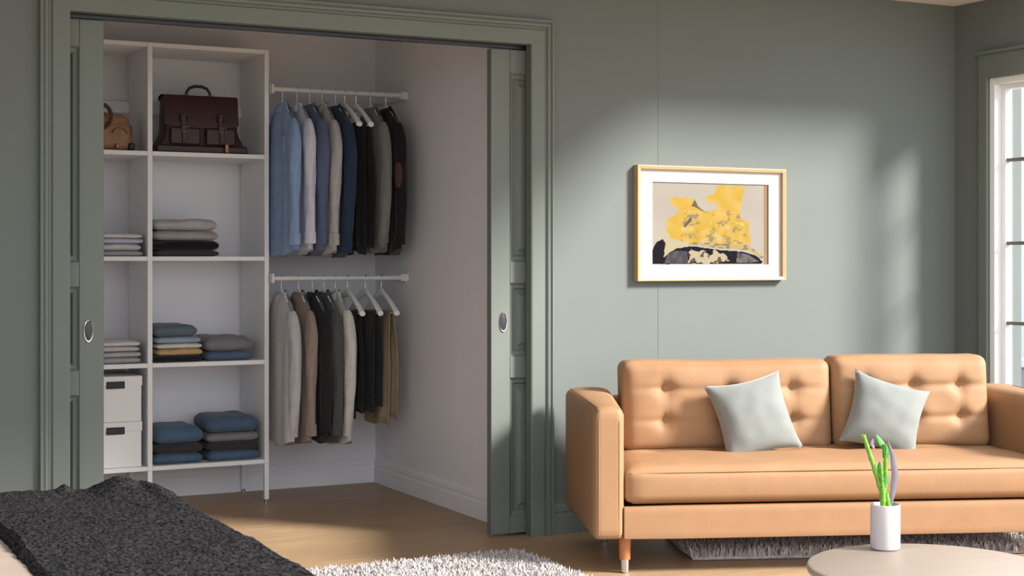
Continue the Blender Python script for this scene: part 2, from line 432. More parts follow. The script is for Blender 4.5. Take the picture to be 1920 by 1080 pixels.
def collar(hw_x, hw_y, h, rise=0.0):
    bm = bmesh.new(); n = 28; rs = []
    for o, z in ((0.0, -0.012), (-0.10, 0.022 + h), (0.02, 0.024 + h), (0.28, 0.006), (0.34, -0.012), (0.24, -0.016)):
        r = []
        for k in range(n):
            a = 2 * PI * k / n
            r.append(Vector(((hw_x * (1 + o)) * math.cos(a), (hw_y * (1 + o * 0.7)) * math.sin(a), z - 0.014 * abs(math.sin(a)) - 0.022 * max(0.0, -math.cos(a)) ** 2 - 0.006)))
        rs.append(r)
    rings(bm, rs, False, False)
    return bm

def top_garment(kind, x, zr, rgb, length, label, seed, T=0.030, hw=0.205, sl=None, rs_=(0.034, 0.046), yoff=0.0, cuff=True, group=None, patch=None, pocket=False, rz=0.0):
    g = thing(kind, label, kind.replace('_', ' '), (x, RY + yoff, zr - 0.072), rz, group)
    m = fabric(rgb)
    obj('body', garment_body(seed, length, hw, T, 1.0, tail=0.03), m, g, smooth=60)
    sl = sl or length * 0.79
    for sg in (-1, 1):
        bm, end = sleeve(seed, sg, hw, 0.0, sl, rs_[0], rs_[1])
        s = obj('sleeve', bm, m, g, smooth=60)
        if cuff:
            b2 = bmesh.new(); c = sum(end, Vector()) / len(end)
            rings(b2, [[c + (p - c) * k + Vector((0, 0, dz)) for p in end] for k, dz in ((1.0, 0.052), (1.13, 0.050), (1.16, 0.0), (1.10, -0.008), (0.9, -0.006))])
            obj('cuff', b2, m, s, smooth=50)
        if patch and sg < 0:
            b3 = bmesh.new(); cz = -0.36; rr = []
            for k in range(20):
                a = 2 * PI * k / 20; rr.append((0.026 * math.cos(a), 0.066 * math.sin(a)))
            def pos(u, v, o):
                ang = math.radians(215) ; ang = ang + u / 0.040
                return Vector((rs_[0] * (1.02 + o) * math.cos(ang), sg * (hw * 1.0 + 0.002) + rs_[1] * (1.02 + o) * math.sin(ang), cz + v))
            rings(b3, [[pos(u, v, -0.25) for u, v in rr], [pos(u, v, 0.02) for u, v in rr], [pos(u * 0.85, v * 0.9, 0.05) for u, v in rr]])
            tag(obj('elbow_patch', b3, fabric(patch), s, smooth=50), 'brown red elbow patch')
    obj('collar', collar(0.024, 0.050, -0.002), m, g, smooth=60)
    if pocket:
        bm = boxes((-T - 0.0075, -T + 0.004, -0.13, -0.05, -0.27, -0.17)); obj('pocket', bm, m, g, bevel=0.002)
    return g

def trousers(x, zr, rgb, length, label, seed, hw=0.15, T=0.024, flare=1.05):
    g = thing('trousers', label, 'trousers', (x, RY, zr - 0.178), 0, 'folded trousers on hangers')
    m = fabric(rgb); rnd = random.Random(seed)
    bm = bmesh.new(); n = 34
    # folded over the bar: an upside-down U of cloth, with pleats, the two tails of unequal length
    prof = []
    for k in range(9):
        a = PI * k / 8; prof.append((0.0095 * math.cos(a), 0.0095 * math.sin(a)))
    ph = [rnd.uniform(0, 6.28) for _ in range(4)]
    front = [( 0.0095 + 0.012 * min(1, t * 3), -length * t) for t in [1 - i / 14 for i in range(14)]]
    back = [(-0.0095 - 0.014 * min(1, t * 3), -length * 1.05 * t) for t in [(i + 1) / 14 for i in range(14)]]
    line = front + prof + back
    rs = []
    for i in range(n + 1):
        s = -1 + 2 * i / n; r = []
        for (px, pz) in line:
            t = min(1, max(0, -pz / length)); k = 0.011 * min(1, t * 2.0)
            wv = k * (math.sin(5.5 * s + ph[0] + t) + 0.7 * math.sin(10 * s + ph[1]) + 0.3 * math.sin(17 * s + ph[2]))
            r.append(Vector((px + wv, s * hw * (1 + (flare - 1) * t) + 0.01 * math.sin(t * 4 + ph[3]), pz + (0.012 * math.sin(4 * s + ph[3]) * t))))
        inner = [Vector((v.x * 0.5 if abs(v.z) < 0.03 else v.x - (0.006 if px > 0 else -0.006), v.y, v.z - 0.004 if pz > 0 else v.z)) for v, (px, pz) in zip(r, line)]
        rs.append(r)
    vv = [[bm.verts.new(p) for p in r] for r in rs]
    for a, b in zip(vv, vv[1:]):
        for i in range(len(a) - 1): bm.faces.new((a[i], a[i + 1], b[i + 1], b[i]))
    o = obj('legs', bm, m, g, smooth=60)
    sm = o.modifiers.new('thick', 'SOLIDIFY'); sm.thickness = 0.005; sm.offset = 0
    # waistband, double folded at the longer tail
    b2 = bmesh.new(); rr = []
    for i in range(n + 1):
        s = -1 + 2 * i / n; base = rs[i][-1]
        c = Vector((base.x, base.y * 0.97, base.z + 0.022))
        rr.append([c + Vector((dx, 0, dz)) for dx, dz in ((-0.0045, -0.024), (0.0045, -0.024), (0.0045, 0.024), (-0.0045, 0.024))])
    rings(b2, rr); obj('waistband', b2, m, g, smooth=50)
    return g

GS = 'shirts and jackets hanging in the closet'
up = [  # x, colour, length, label
    ('shirt', -0.690, (142, 168, 208), 0.775, 'light blue shirt beside the shelf unit on the upper rail', 0.030, {'pocket': True}),
    ('shirt', -0.612, (214, 216, 230), 0.765, 'pale lavender white shirt between two blue shirts on the upper rail', 0.026, {}),
    ('shirt', -0.545, (96, 108, 138), 0.770, 'slate blue shirt left of the light grey shirt on the upper rail', 0.028, {}),
    ('shirt', -0.478, (186, 184, 184), 0.775, 'light grey shirt left of the navy shirt on the upper rail', 0.026, {}),
    ('shirt', -0.405, (46, 65, 90), 0.780, 'navy blue denim shirt on the upper rail', 0.030, {}),
    ('jacket', -0.212, (130, 130, 130), 0.760, 'mid grey jacket next to the black jacket on the upper rail', 0.032, {}),
    ('jacket', -0.125, (36, 36, 40), 0.770, 'black jacket with elbow patch at the wall end of upper rail', 0.027, {'patch': (98, 74, 71)}),
]
for i, (k, x, c, L, lb, T, kw) in enumerate(up):
    top_garment(k, x, RT, c, L, lb, 11 + i, T=T, group=GS, **kw)
    hanger(x, RT, 'white hanger inside the ' + lb.split(' beside')[0].split(' between')[0].split(' left of')[0].split(' next')[0].split(' with')[0].split(' on the')[0] + ' on the upper rail', k=0.72)
low = [
    ('jacket', -0.695, (188, 186, 190), 0.770, 'light grey jacket beside the shelf unit on the lower rail', 0.034, {}),
    ('jacket', -0.605, (152, 136, 126), 0.765, 'taupe brown jacket on the lower rail', 0.030, {}),
    ('shirt', -0.530, (40, 40, 43), 0.750, 'black shirt between taupe and charcoal garments on the lower rail', 0.026, {}),
    ('shirt', -0.468, (84, 84, 86), 0.770, 'charcoal grey shirt left of the pale grey shirt on lower rail', 0.026, {}),
    ('shirt', -0.405, (212, 210, 204), 0.780, 'pale warm grey shirt next to the black trousers on lower rail', 0.026, {}),
]
for i, (k, x, c, L, lb, T, kw) in enumerate(low):
    top_garment(k, x, RB, c, L, lb, 31 + i, T=T, group=GS, **kw)
    hanger(x, RB, 'white hanger inside the ' + lb.split(' beside')[0].split(' between')[0].split(' left of')[0].split(' next')[0].split(' on the')[0] + ' on the lower rail', k=0.72)
for x, z, c, L, lb, hb, sd, hw in [
    (-0.354, RT, (30, 30, 33), 0.62, 'black trousers on the hanger right after the navy shirt', 'white hanger right after the navy shirt on the upper rail', 51, 0.165),
    (-0.292, RT, (36, 36, 38), 0.62, 'black trousers left of the mid grey jacket on the upper rail', 'white hanger second after the navy shirt, black trousers below', 52, 0.165),
    (-0.338, RB, (30, 30, 33), 0.50, 'black trousers next to the pale shirt on the lower rail', 'white hanger next to the pale shirt on the lower rail', 54, 0.16),
    (-0.240, RB, (44, 45, 48), 0.49, 'charcoal trousers left of the khaki trousers', 'white hanger holding the charcoal trousers on the lower rail', 55, 0.15),
    (-0.150, RB, (160, 142, 114), 0.55, 'khaki trousers at the wall end of the lower rail', 'white hanger holding the khaki trousers', 56, 0.14)]:
    trousers(x, z, c, L, lb, sd, hw)
    hanger(x, z, hb)

# ------------------------------------------------------------------ folded clothes
def folded(x0, x1, z, h, rgb, label, seed, y0=1.445, depth=0.30, group=None, name='folded_garment', cat='folded clothes'):
    hx, hy, hz = (x1 - x0) / 2, depth / 2, h / 2
    g = thing(name, label, cat, ((x0 + x1) / 2, y0 + hy, z), random.Random(seed).uniform(-0.03, 0.03), group)
    rnd = random.Random(seed); o = rnd.uniform(0, 50)
    def mk(zc, hh, shrink):
        def fn(P, p):
            k = 1 - 0.04 * abs(p.z) ** 2
            q = Vector((P.x * k, P.y * k, P.z))
            q.x += 0.006 * nz(P.x * 9 + o, P.y * 9, P.z * 20 + o); q.y += 0.006 * nz(P.y * 9 + o, P.x * 9, P.z * 25)
            if p.z > 0.3: q.z += 0.10 * hh * nz(P.x * 11 + o, P.y * 11) * 2 - 0.12 * hh * (abs(p.x) ** 3)
            return q
        return softbox(hx - shrink, hy - shrink, hh, hh * 0.85, 14, fn, (0, 0, zc))
    m = fabric(rgb)
    obj('body', mk(h * 0.5, h * 0.5, 0.0), m, g, smooth=70)
    return g
def stack(z, items, group):
    for i, (x0, x1, h, c, lb) in enumerate(items):
        folded(x0, x1, z, h * 0.985, c, lb, int(z * 100) + i * 3 + int(abs(x0) * 50), group=group); z += h
# listed bottom up
stack(TOP[2], [(-1.325, -1.000, 0.030, (66, 64, 66), 'dark grey folded shirt at the bottom under a black one'), (-1.325, -0.998, 0.050, (30, 30, 34), 'black folded jumper in the grey stack below the briefcase'),
               (-1.325, -1.002, 0.050, (164, 161, 164), 'grey folded jumper second from top in the stack below the briefcase'), (-1.325, -1.005, 0.056, (180, 177, 180), 'light grey folded jumper on top of the stack below the briefcase')], 'folded knitwear under the briefcase')
stack(TOP[2], [(-1.66, -1.378, 0.028, (164, 161, 164), 'grey folded shirt at the bottom of the stack below the tan bag'), (-1.66, -1.385, 0.034, (200, 198, 204), 'pale grey folded shirt second from bottom below the tan bag'),
               (-1.66, -1.382, 0.026, (190, 194, 212), 'pale blue folded shirt second from top below the tan bag'), (-1.66, -1.385, 0.024, (210, 208, 212), 'off white folded shirt on top of the stack below the tan bag')], 'folded shirts under the tan bag')
stack(TOP[1], [(-1.325, -1.084, 0.032, (34, 34, 38), 'black folded trousers at the bottom under a tan pair'), (-1.315, -1.084, 0.034, (196, 164, 118), 'tan folded trousers in the denim stack'),
               (-1.320, -1.086, 0.026, (216, 210, 200), 'cream folded shirt above the tan trousers'), (-1.318, -1.090, 0.032, (150, 168, 188), 'light blue folded jeans above the cream shirt'),
               (-1.325, -1.110, 0.060, (98, 112, 126), 'blue grey folded jeans on top of the five garment stack')], 'folded trousers and shirts on the third shelf')
stack(TOP[1], [(-1.070, -0.828, 0.046, (84, 104, 130), 'blue folded jeans under a thick grey jumper'), (-1.072, -0.822, 0.076, (128, 126, 130), 'thick grey folded jumper on blue jeans')], 'two folded garments on the third shelf')
stack(TOP[1], [(-1.66, -1.388, 0.030, (172, 170, 176), 'grey folded towel at the bottom above the white boxes'), (-1.66, -1.390, 0.028, (184, 182, 188), 'grey folded towel second from bottom above the white boxes'),
               (-1.66, -1.392, 0.026, (200, 198, 202), 'pale grey folded towel second from top above the white boxes'), (-1.66, -1.396, 0.026, (216, 214, 218), 'off white folded towel on top above the white boxes')], 'folded towels above the boxes')
stack(TOP[0], [(-1.325, -1.082, 0.052, (80, 104, 130), 'blue folded jeans at the bottom of the three pair stack'), (-1.325, -1.080, 0.046, (62, 58, 62), 'dark grey folded jeans in the middle of the three pair stack'), (-1.325, -1.080, 0.088, (80, 106, 132), 'blue folded jeans on top of the three pair stack')], 'folded jeans on the bottom shelf')
stack(TOP[0], [(-1.058, -0.790, 0.052, (78, 102, 130), 'blue folded jeans at the bottom of the four pair stack'), (-1.060, -0.790, 0.042, (62, 58, 60), 'dark grey folded jeans second from bottom of four pair stack'),
               (-1.058, -0.790, 0.046, (130, 126, 130), 'light grey folded jeans second from top of four pair stack'), (-1.062, -0.788, 0.084, (78, 100, 124), 'blue folded jeans on top of the four pair stack')], 'folded jeans on the bottom shelf')

# ------------------------------------------------------------------ storage boxes
def storage_box(z, h, label):
    b = thing('storage_box', label, 'box', (-1.535, 1.435, z), 0, 'white storage boxes')
    obj('body', boxes((-0.143, 0.143, 0.003, 0.35, 0, h - 0.004)), M['white'], b, bevel=0.004)
    obj('lid', boxes((-0.147, 0.147, 0.0, 0.353, h - 0.048, h)), M['white'], b, bevel=0.004)
    ho = obj('label_holder', boxes((-0.028, 0.060, -0.0055, 0.0005, h - 0.046 - 0.035 + 0.022, h - 0.046 + 0.022)), M['black'], b, bevel=0.002)
    obj('card', boxes((-0.021, 0.053, -0.0062, -0.005, h - 0.052, h - 0.032)), mat('label_card', (60, 60, 66), 0.7), ho)
storage_box(TOP[0], 0.222, 'white storage box with black label holder, lower of two')
storage_box(TOP[0] + 0.2225, 0.222, 'white storage box with black label holder, upper of two')

# ------------------------------------------------------------------ briefcase
LB = mat('oxblood_leather', (58, 29, 27), 0.42, 0.14, 16, 0.2, 140)
LB2 = mat('oxblood_leather_dark', (54, 28, 26), 0.4, 0.12, 16, 0.2, 140)
BR = mat('aged_brass', (120, 88, 62), 0.35, 0.1, 40, metal=0.9)
bc = thing('briefcase', 'dark oxblood leather briefcase with buckled flap on the top shelf', 'briefcase', (-1.078, 1.56, TOP[3]))
def hull(w0, w1, d0, d1, h, n=10):
    bm = bmesh.new(); rs = []
    for j in range(n + 1):
        t = j / n; k = max(0, 1 - t / 0.42); e = k * k * (3 - 2 * k)
        w = w1 + (w0 - w1) * e; d = d1 + (d0 - d1) * (1 - t) ** 0.8; rr = 0.012
        r = []
        for cx, cy, a0 in ((w - rr, d - rr, 0), (-w + rr, d - rr, PI / 2), (-w + rr, -d + rr, PI), (w - rr, -d + rr, 1.5 * PI)):
            for q in range(4):
                a = a0 + PI / 2 * q / 3; r.append(Vector((cx + rr * math.cos(a), cy + rr * math.sin(a), h * t)))
        rs.append(r)
    rings(bm, rs); return bm
obj('body', hull(0.228, 0.184, 0.085, 0.050, 0.285), LB, bc, smooth=40)
obj('base_strip', boxes((-0.232, 0.232, -0.088, 0.088, 0.0, 0.040)), LB2, bc, bevel=0.008)
bm = bmesh.new()   # flap folded over the top and down the front
prof = [(0.052, 0.270), (0.050, 0.292), (0.0, 0.297), (-0.050, 0.292), (-0.060, 0.27), (-0.068, 0.2), (-0.0775, 0.135), (-0.0775, 0.128)]
rs = []
for k in range(15):
    s = -1 + 2 * k / 14
    rs.append([Vector((0.188 * s, y, z + (0.016 * (abs(s) ** 4) if z < 0.14 else 0))) for y, z in prof] + [Vector((0.188 * s, y + 0.006, z - 0.002 + (0.016 * (abs(s) ** 4) if z < 0.14 else 0))) for y, z in prof[::-1]])
rings(bm, rs); obj('flap', bm, LB, bc, smooth=40)
obj('front_pocket', boxes((-0.165, -0.015, -0.098, -0.07, 0.042, 0.125)), LB2, bc, bevel=0.006)
obj('front_pocket', boxes((0.015, 0.165, -0.098, -0.07, 0.042, 0.125)), LB2, bc, bevel=0.006)
for sx in (-0.095, 0.095):
    st = obj('strap', boxes((sx - 0.013, sx + 0.013, -0.106, -0.0955, 0.05, 0.135), (sx - 0.013, sx + 0.013, -0.084, -0.070, 0.130, 0.20)), LB2, bc, bevel=0.003)
    for zz in (0.118, 0.172):
        yb = -0.108 if zz < 0.13 else -0.088
        b2 = boxes((sx - 0.018, sx - 0.014, yb - 0.002, yb + 0.012, zz - 0.014, zz + 0.014), (sx + 0.014, sx + 0.018, yb - 0.002, yb + 0.012, zz - 0.014, zz + 0.014), (sx - 0.018, sx + 0.018, yb - 0.002, yb + 0.006, zz + 0.010, zz + 0.014), (sx - 0.018, sx + 0.018, yb - 0.002, yb + 0.006, zz - 0.014, zz - 0.010))
        obj('buckle', b2, LB if zz > 0.13 else BR, st, bevel=0.001)
obj('side_tab', boxes((0.108, 0.128, -0.1085, -0.0955, 0.005, 0.048)), BR, bc, bevel=0.002)
bm = bmesh.new()
tube(bm, [(-0.062, 0, 0.290), (-0.060, 0, 0.312), (-0.045, 0, 0.334), (-0.018, 0, 0.344), (0.018, 0, 0.344), (0.045, 0, 0.334), (0.060, 0, 0.312), (0.062, 0, 0.290)], [0.006, 0.007, 0.008, 0.008, 0.008, 0.008, 0.007, 0.006], 10)
obj('handle', bm, M['black'], bc)
for sx in (-0.062, 0.062): obj('handle_mount', boxes((sx - 0.014, sx + 0.014, -0.012, 0.012, 0.292, 0.302)), BR, bc, bevel=0.002)

# ------------------------------------------------------------------ tan bag
LT = mat('tan_leather', (150, 112, 80), 0.5, 0.22, 18, 0.2, 120)
LTD = mat('brown_leather', (84, 48, 34), 0.45, 0.12, 18, 0.2, 120)
tb = thing('leather_bag', 'tan leather bag with brown straps on the top shelf', 'bag', (-1.565, 1.56, TOP[3]))
def fnb(P, p):
    k = 1 - 0.10 * (p.z + 1) * 0.5 - (0.0 if p.x < 0 else 0.06 * (p.z + 1) * 0.5)
    return Vector((P.x * k, P.y * (k if p.z < 0.4 else k * 0.85), P.z - 0.012 * max(0, p.z) * (p.x + 0.5) + 0.004 * nz(P.x * 20, P.y * 20, P.z * 20)))
obj('body', softbox(0.150, 0.085, 0.098, 0.04, 16, fnb, (0, 0, 0.099)), LT, tb, smooth=60)
obj('corner_guard', boxes((0.118, 0.149, -0.091, -0.05, 0.004, 0.040)), M['black'], tb, bevel=0.008)
bm = bmesh.new(); tube(bm, [(-0.02 + 0.055 * math.cos(a), -0.088 - 0.004 * math.sin(a), 0.165 + 0.062 * math.sin(a)) for a in [(-0.62 * PI + i * 1.24 * PI / 14) for i in range(15)]], 0.008, 10)
obj('strap', bm, LTD, tb)
bm = bmesh.new(); tube(bm, [(-0.10, -0.082, 0.12), (-0.04, -0.086, 0.19), (0.0, -0.07, 0.222), (0.03, -0.03, 0.215), (0.05, 0.0, 0.19)], 0.009, 10); obj('strap', bm, LT, tb)
obj('buckle', boxes((0.055, 0.068, -0.096, -0.080, 0.012, 0.034)), BR, tb, bevel=0.002)
obj('side_strap', boxes((0.136, 0.150, -0.02, 0.02, 0.02, 0.13)), LTD, tb, bevel=0.003)
bm = bmesh.new(); tube(bm, [(0.075 + 0.035 * math.cos(a), -0.0845, 0.085 + 0.028 * math.sin(a)) for a in [i * PI / 10 for i in range(11)]], 0.0022, 6); obj('stitch', bm, LTD, tb)

# ------------------------------------------------------------------ framed picture
PXC, PZC, PW, PH = 0.965, 1.4045, 0.844, 0.537
pf = thing('framed_picture', 'oak framed abstract print with yellow splashes on the sage wall', 'picture', (PXC, -0.001, PZC))
hw, hh, fw, dp = PW / 2, PH / 2, 0.017, 0.036
PR = [(0, 0), (0, dp), (-0.004, dp + 0.001), (-fw, dp - 0.003), (-fw, 0.012), (-fw + 0.004, 0)]
cs = [(-hw, -hh), (hw, -hh), (hw, hh), (-hw, hh)]
for i in range(4):
    (ax, az), (bx, bz) = cs[i], cs[(i + 1) % 4]
    bm = bmesh.new()
    rs = []
    for (x, z) in ((ax, az), (bx, bz)):
        rs.append([Vector((x + math.copysign(u, x) if u else x, -o, z + math.copysign(u, z) if u else z)) if u >= 0 else Vector((x - math.copysign(-u, x), -o, z - math.copysign(-u, z))) for u, o in PR])
    rings(bm, rs); obj('frame_bar', bm, M['oak'], pf, smooth=20)
aw, ah = 0.332, 0.193     # half size of the print opening
bm = boxes((-hw + fw - 0.002, -aw, -0.018, -0.012, -hh + fw - 0.002, hh - fw + 0.002), (aw, hw - fw + 0.002, -0.018, -0.012, -hh + fw - 0.002, hh - fw + 0.002), (-aw, aw, -0.018, -0.012, ah, hh - fw + 0.002), (-aw, aw, -0.018, -0.012, -hh + fw - 0.002, -ah))
obj('mat_board', bm, M['mat_board'], pf, smooth=0)
obj('back_board', boxes((-hw + 0.006, hw - 0.006, -0.004, -0.0005, -hh + 0.006, hh - 0.006)), M['oak'], pf, smooth=0)
def inside(p, poly):
    x, y = p; c = False; j = len(poly) - 1
    for i in range(len(poly)):
        xi, yi = poly[i]; xj, yj = poly[j]
        if (yi > y) != (yj > y) and x < (xj - xi) * (y - yi) / (yj - yi) + xi: c = not c
        j = i
    return c
YEL = [(690, 235), (915, 238), (892, 330), (870, 470), (950, 520), (968, 690), (330, 660), (312, 570), (330, 490), (380, 470), (402, 400), (330, 392), (326, 345), (400, 330), (510, 345), (600, 440), (700, 420), (690, 360), (620, 365), (612, 325), (680, 300)]
DRK = [(203, 840), (203, 740), (235, 675), (285, 650), (303, 680), (300, 745), (285, 790), (330, 755), (390, 718), (520, 703), (680, 728), (900, 745), (1000, 772), (1062, 822), (1050, 838)]
CRM = [(272, 585), (330, 640), (450, 672), (700, 680), (940, 690), (1068, 785), (1055, 800), (960, 740), (860, 725), (690, 716), (520, 690), (400, 712), (330, 755), (290, 790), (302, 700), (300, 650), (262, 620)]
WHT = [(475, 835), (490, 730), (560, 740), (600, 725), (640, 775), (680, 730), (740, 760), (800, 815), (700, 835)]
GRY = [(300, 835), (310, 770), (380, 735), (470, 745), (470, 835)]
GR2 = [(850, 830), (860, 750), (950, 770), (1030, 820), (960, 830)]
SPK = [(500, 400), (525, 345), (545, 390), (610, 450), (520, 400)]
def art(u, v):
    x = 200 + 905 * u; y = 845 - 625 * v
    n1 = nz(x * 0.02, y * 0.02, 1) * 16 + nz(x * 0.06, y * 0.06, 5) * 9; n2 = nz(x * 0.02, y * 0.02, 9) * 16 + nz(x * 0.06, y * 0.06, 12) * 9
    q = (x + n1, y + n2); qs = (x + n1 * 0.25, y + n2 * 0.25)
    g = nz(x * 0.004, y * 0.004, 3)
    c = (214 + 8 * g, 207 + 8 * g, 196 + 9 * g)
    if x > 1068: c = (196, 164, 128)
    if inside(q, YEL):
        a = nz(x * 0.012, y * 0.012, 21); c = (236 + 10 * a, 198 + 16 * a, 96 + 40 * a)
        if y > 430 and 420 < x < 930:
            b = nz(x * 0.016, y * 0.02, 33) + 0.5 * nz(x * 0.05, y * 0.06, 35)
            if b > 0.22: c = (206, 178, 112)
            if b > 0.36: c = (172, 160, 130)
            if b < -0.34: c = (234, 212, 150)
    if inside(qs, SPK) or (445 < x < 505 and 480 < y < 565 and inside((x + (y - 520) * 0.6, y), [(450, 560), (470, 485), (505, 490), (480, 560)])): c = (122, 116, 106)
    if inside(qs, DRK): c = (38, 37, 46)
    if inside(qs, GRY): c = (96 + 30 * nz(x * .03, y * .02, 2), 94 + 30 * nz(x * .03, y * .02, 2), 100)
    if inside(qs, GR2): c = (128 + 60 * nz(x * .03, y * .03, 4), 122 + 60 * nz(x * .03, y * .03, 4), 120)
    if inside(q, WHT): c = (216, 204, 172) if nz(x * 0.03, y * 0.03, 8) < 0.22 else (110, 100, 78)
    if inside(qs, CRM): c = (222, 210, 176) if x < 480 else ((214, 192, 128) if nz(x * 0.02, y * 0.05, 6) < 0.1 else (160, 142, 114))
    return [max(0, min(255, k)) for k in c]
nu, nv = 240, 150
me = bpy.data.meshes.new('print')
vsx = [(-aw + 2 * aw * i / nu, -0.0125, -ah + 2 * ah * j / nv) for j in range(nv + 1) for i in range(nu + 1)]
fc = [(j * (nu + 1) + i, j * (nu + 1) + i + 1, (j + 1) * (nu + 1) + i + 1, (j + 1) * (nu + 1) + i) for j in range(nv) for i in range(nu)]
me.from_pydata(vsx, [], fc)
ca = me.color_attributes.new('ink', 'FLOAT_COLOR', 'POINT')
ca.data.foreach_set('color', [k for j in range(nv + 1) for i in range(nu + 1) for k in [k * 0.37 for k in lin(art(i / nu, j / nv))[:3]] + [1.0]])
pm = bpy.data.materials.new('print_ink'); pm.use_nodes = True
at = pm.node_tree.nodes.new('ShaderNodeAttribute'); at.attribute_name = 'ink'
pm.node_tree.links.new(at.outputs['Color'], pm.node_tree.nodes['Principled BSDF'].inputs['Base Color']); pm.node_tree.nodes['Principled BSDF'].inputs['Roughness'].default_value = 0.8; pm.node_tree.nodes['Principled BSDF'].inputs['Specular IOR Level'].default_value = 0.05
me.materials.append(pm)
po = bpy.data.objects.new('print', me); COL.objects.link(po); po.parent = pf

# ------------------------------------------------------------------ sofa
PHI = math.radians(21.0)
SF = (-0.175, -0.875)
sofa = thing('sofa', 'caramel leather sofa with tufted cushions and slim arms', 'sofa', (SF[0], SF[1], 0), -PHI)
SW, SD = 2.05, 0.83
ms = M['sofa']
obj('front_rail', softbox((SW - 0.24) / 2 + 0.001, 0.03, 0.064, 0.010, 8, None, (SW / 2, 0.034, 0.205)), ms, sofa)
obj('base', softbox((SW - 0.24) / 2, (SD - 0.10) / 2, 0.055, 0.01, 6, None, (SW / 2, SD / 2 + 0.02, 0.205)), ms, sofa)
def arm(x0, inn):
    def fn(P, p):
        q = P + Vector((0, 0, 0.010 * max(0, p.z) * (1 - p.x * p.x))) + Vector((0, 0, 0.012 * (p.y + 1) * 0.5 * (p.z + 1) * 0.5))
        q.x += inn * 0.085 * (p.y + 1) * 0.5 * (inn * p.x + 1) * 0.5      # the arm thickens towards the back
        return q
    a = obj('arm', softbox(0.0605, SD / 2, 0.256, 0.028, 20, fn, (x0 + 0.06, SD / 2, 0.396)), ms, sofa, smooth=60)
    for sx in (-1, 1):      # seam lines run up the front, over the top and to the back
        bm = bmesh.new(); X = x0 + 0.06 + sx * 0.040
        tube(bm, [(X, 0.002, 0.16), (X, 0.0005, 0.30), (X, 0.0005, 0.60), (X, 0.010, 0.6465), (X, 0.03, 0.6565), (X + (0.028 * inn if sx == inn else 0), SD * 0.5, 0.6635), (X + (0.056 * inn if sx == inn else 0), SD - 0.03, 0.6680)], 0.0018, 6)
        obj('seam', bm, ms, a)
arm(0.0, 1); arm(SW - 0.12, -1)
obj('back_frame', softbox((SW - 0.24) / 2 + 0.001, 0.055, 0.245, 0.03, 10, None, (SW / 2, SD - 0.058, 0.395)), ms, sofa, smooth=60)
# seat cushion: one long pad with welted edge, shallow tufts along the back
TS = [(0.30 + 0.29 * i, 0.45) for i in range(6)]
def fseat(P, p):
    q = P.copy()
    if p.z > 0:
        a = (1 - p.x ** 6) * (1 - p.y ** 4); q.z += 0.020 * p.z * a
        x = P.x + SW / 2; y = P.y + 0.37
        for tx, ty in TS:
            d2 = (x - tx) ** 2 + (y - ty) ** 2; q.z -= p.z * 0.016 * math.exp(-d2 / 0.0022)
            q.z -= p.z * 0.006 * math.exp(-((y - ty) / 0.02) ** 2) * math.exp(-((x - tx) / 0.13) ** 2)
        q.z += p.z * 0.004 * nz(x * 5, y * 5, 2)
    if p.y < 0: q.y -= 0.012 * (1 - p.x ** 8) * (1 - p.z ** 2)
    q.x *= 1 - 0.082 * (p.y + 1) * 0.5
    return q
seat = obj('seat_cushion', softbox((SW - 0.244) / 2, 0.355, 0.072, 0.040, 44, fseat, (SW / 2, 0.375, 0.345)), ms, sofa, smooth=70)
bm = bmesh.new(); tube(bm, [(0.150, 0.028, 0.398), (0.30, 0.020, 0.400), (SW / 2, 0.018, 0.402), (SW - 0.30, 0.020, 0.400), (SW - 0.150, 0.028, 0.398)], 0.0028, 6)
obj('piping', bm, ms, seat)
def bcush(x0, x1, z0, z1, buttons, seed):
    hx, hz = (x1 - x0) / 2, (z1 - z0) / 2; hy = 0.085
    def fn(P, p):
        q = P.copy(); o = seed * 13.7
        if p.y < 0:
            a = (1 - abs(p.x) ** 5) * (1 - abs(p.z) ** 4); q.y -= 0.028 * a * -p.y
            for bx, bz in buttons:
                dx, dz = P.x - bx, P.z - bz
                q.y += -p.y * (0.024 * math.exp(-(dx * dx + dz * dz) / 0.0012) + 0.010 * math.exp(-(dz / 0.014) ** 2 - (dx / 0.11) ** 2) + 0.008 * math.exp(-(dx / 0.013) ** 2 - (dz / 0.06) ** 2))
            q.y += 0.007 * nz(P.x * 6 + o, P.z * 6, 3) * -p.y
        q.z += 0.006 * nz(P.x * 4 + o, 1.5) * max(0, p.z)
        q.y += 0.20 * (P.z + hz) * 0.62          # leans back
        return q
    c = obj('back_cushion', softbox(hx, hy, hz, 0.042, 40, fn, ((x0 + x1) / 2, 0.595, (z0 + z1) / 2)), ms, sofa, smooth=70)
    for bx, bz in buttons:
        b2 = bmesh.new(); lathe(b2, [(0.001, -0.004), (0.008, -0.002), (0.010, 0.001), (0.007, 0.004), (0.001, 0.005)], 12)
        bmesh.ops.rotate(b2, verts=b2.verts[:], cent=(0, 0, 0), matrix=Matrix.Rotation(PI / 2, 3, 'X'))
        p = fn(Vector((bx, -hy, bz)), Vector((bx / hx, -1, bz / hz)))
        bmesh.ops.translate(b2, verts=b2.verts[:], vec=p + Vector(((x0 + x1) / 2, 0.595, (z0 + z1) / 2)) + Vector((0, -0.003, 0)))
        obj('button', b2, ms, c)
bt = lambda w: [(dx * w, dz) for dx in (-0.60, 0.0, 0.60) for dz in (0.075, -0.060)]
bcush(0.212, 1.128, 0.415, 0.802, bt(0.46), 1)
bcush(1.134, 1.838, 0.415, 0.815, bt(0.35), 2)
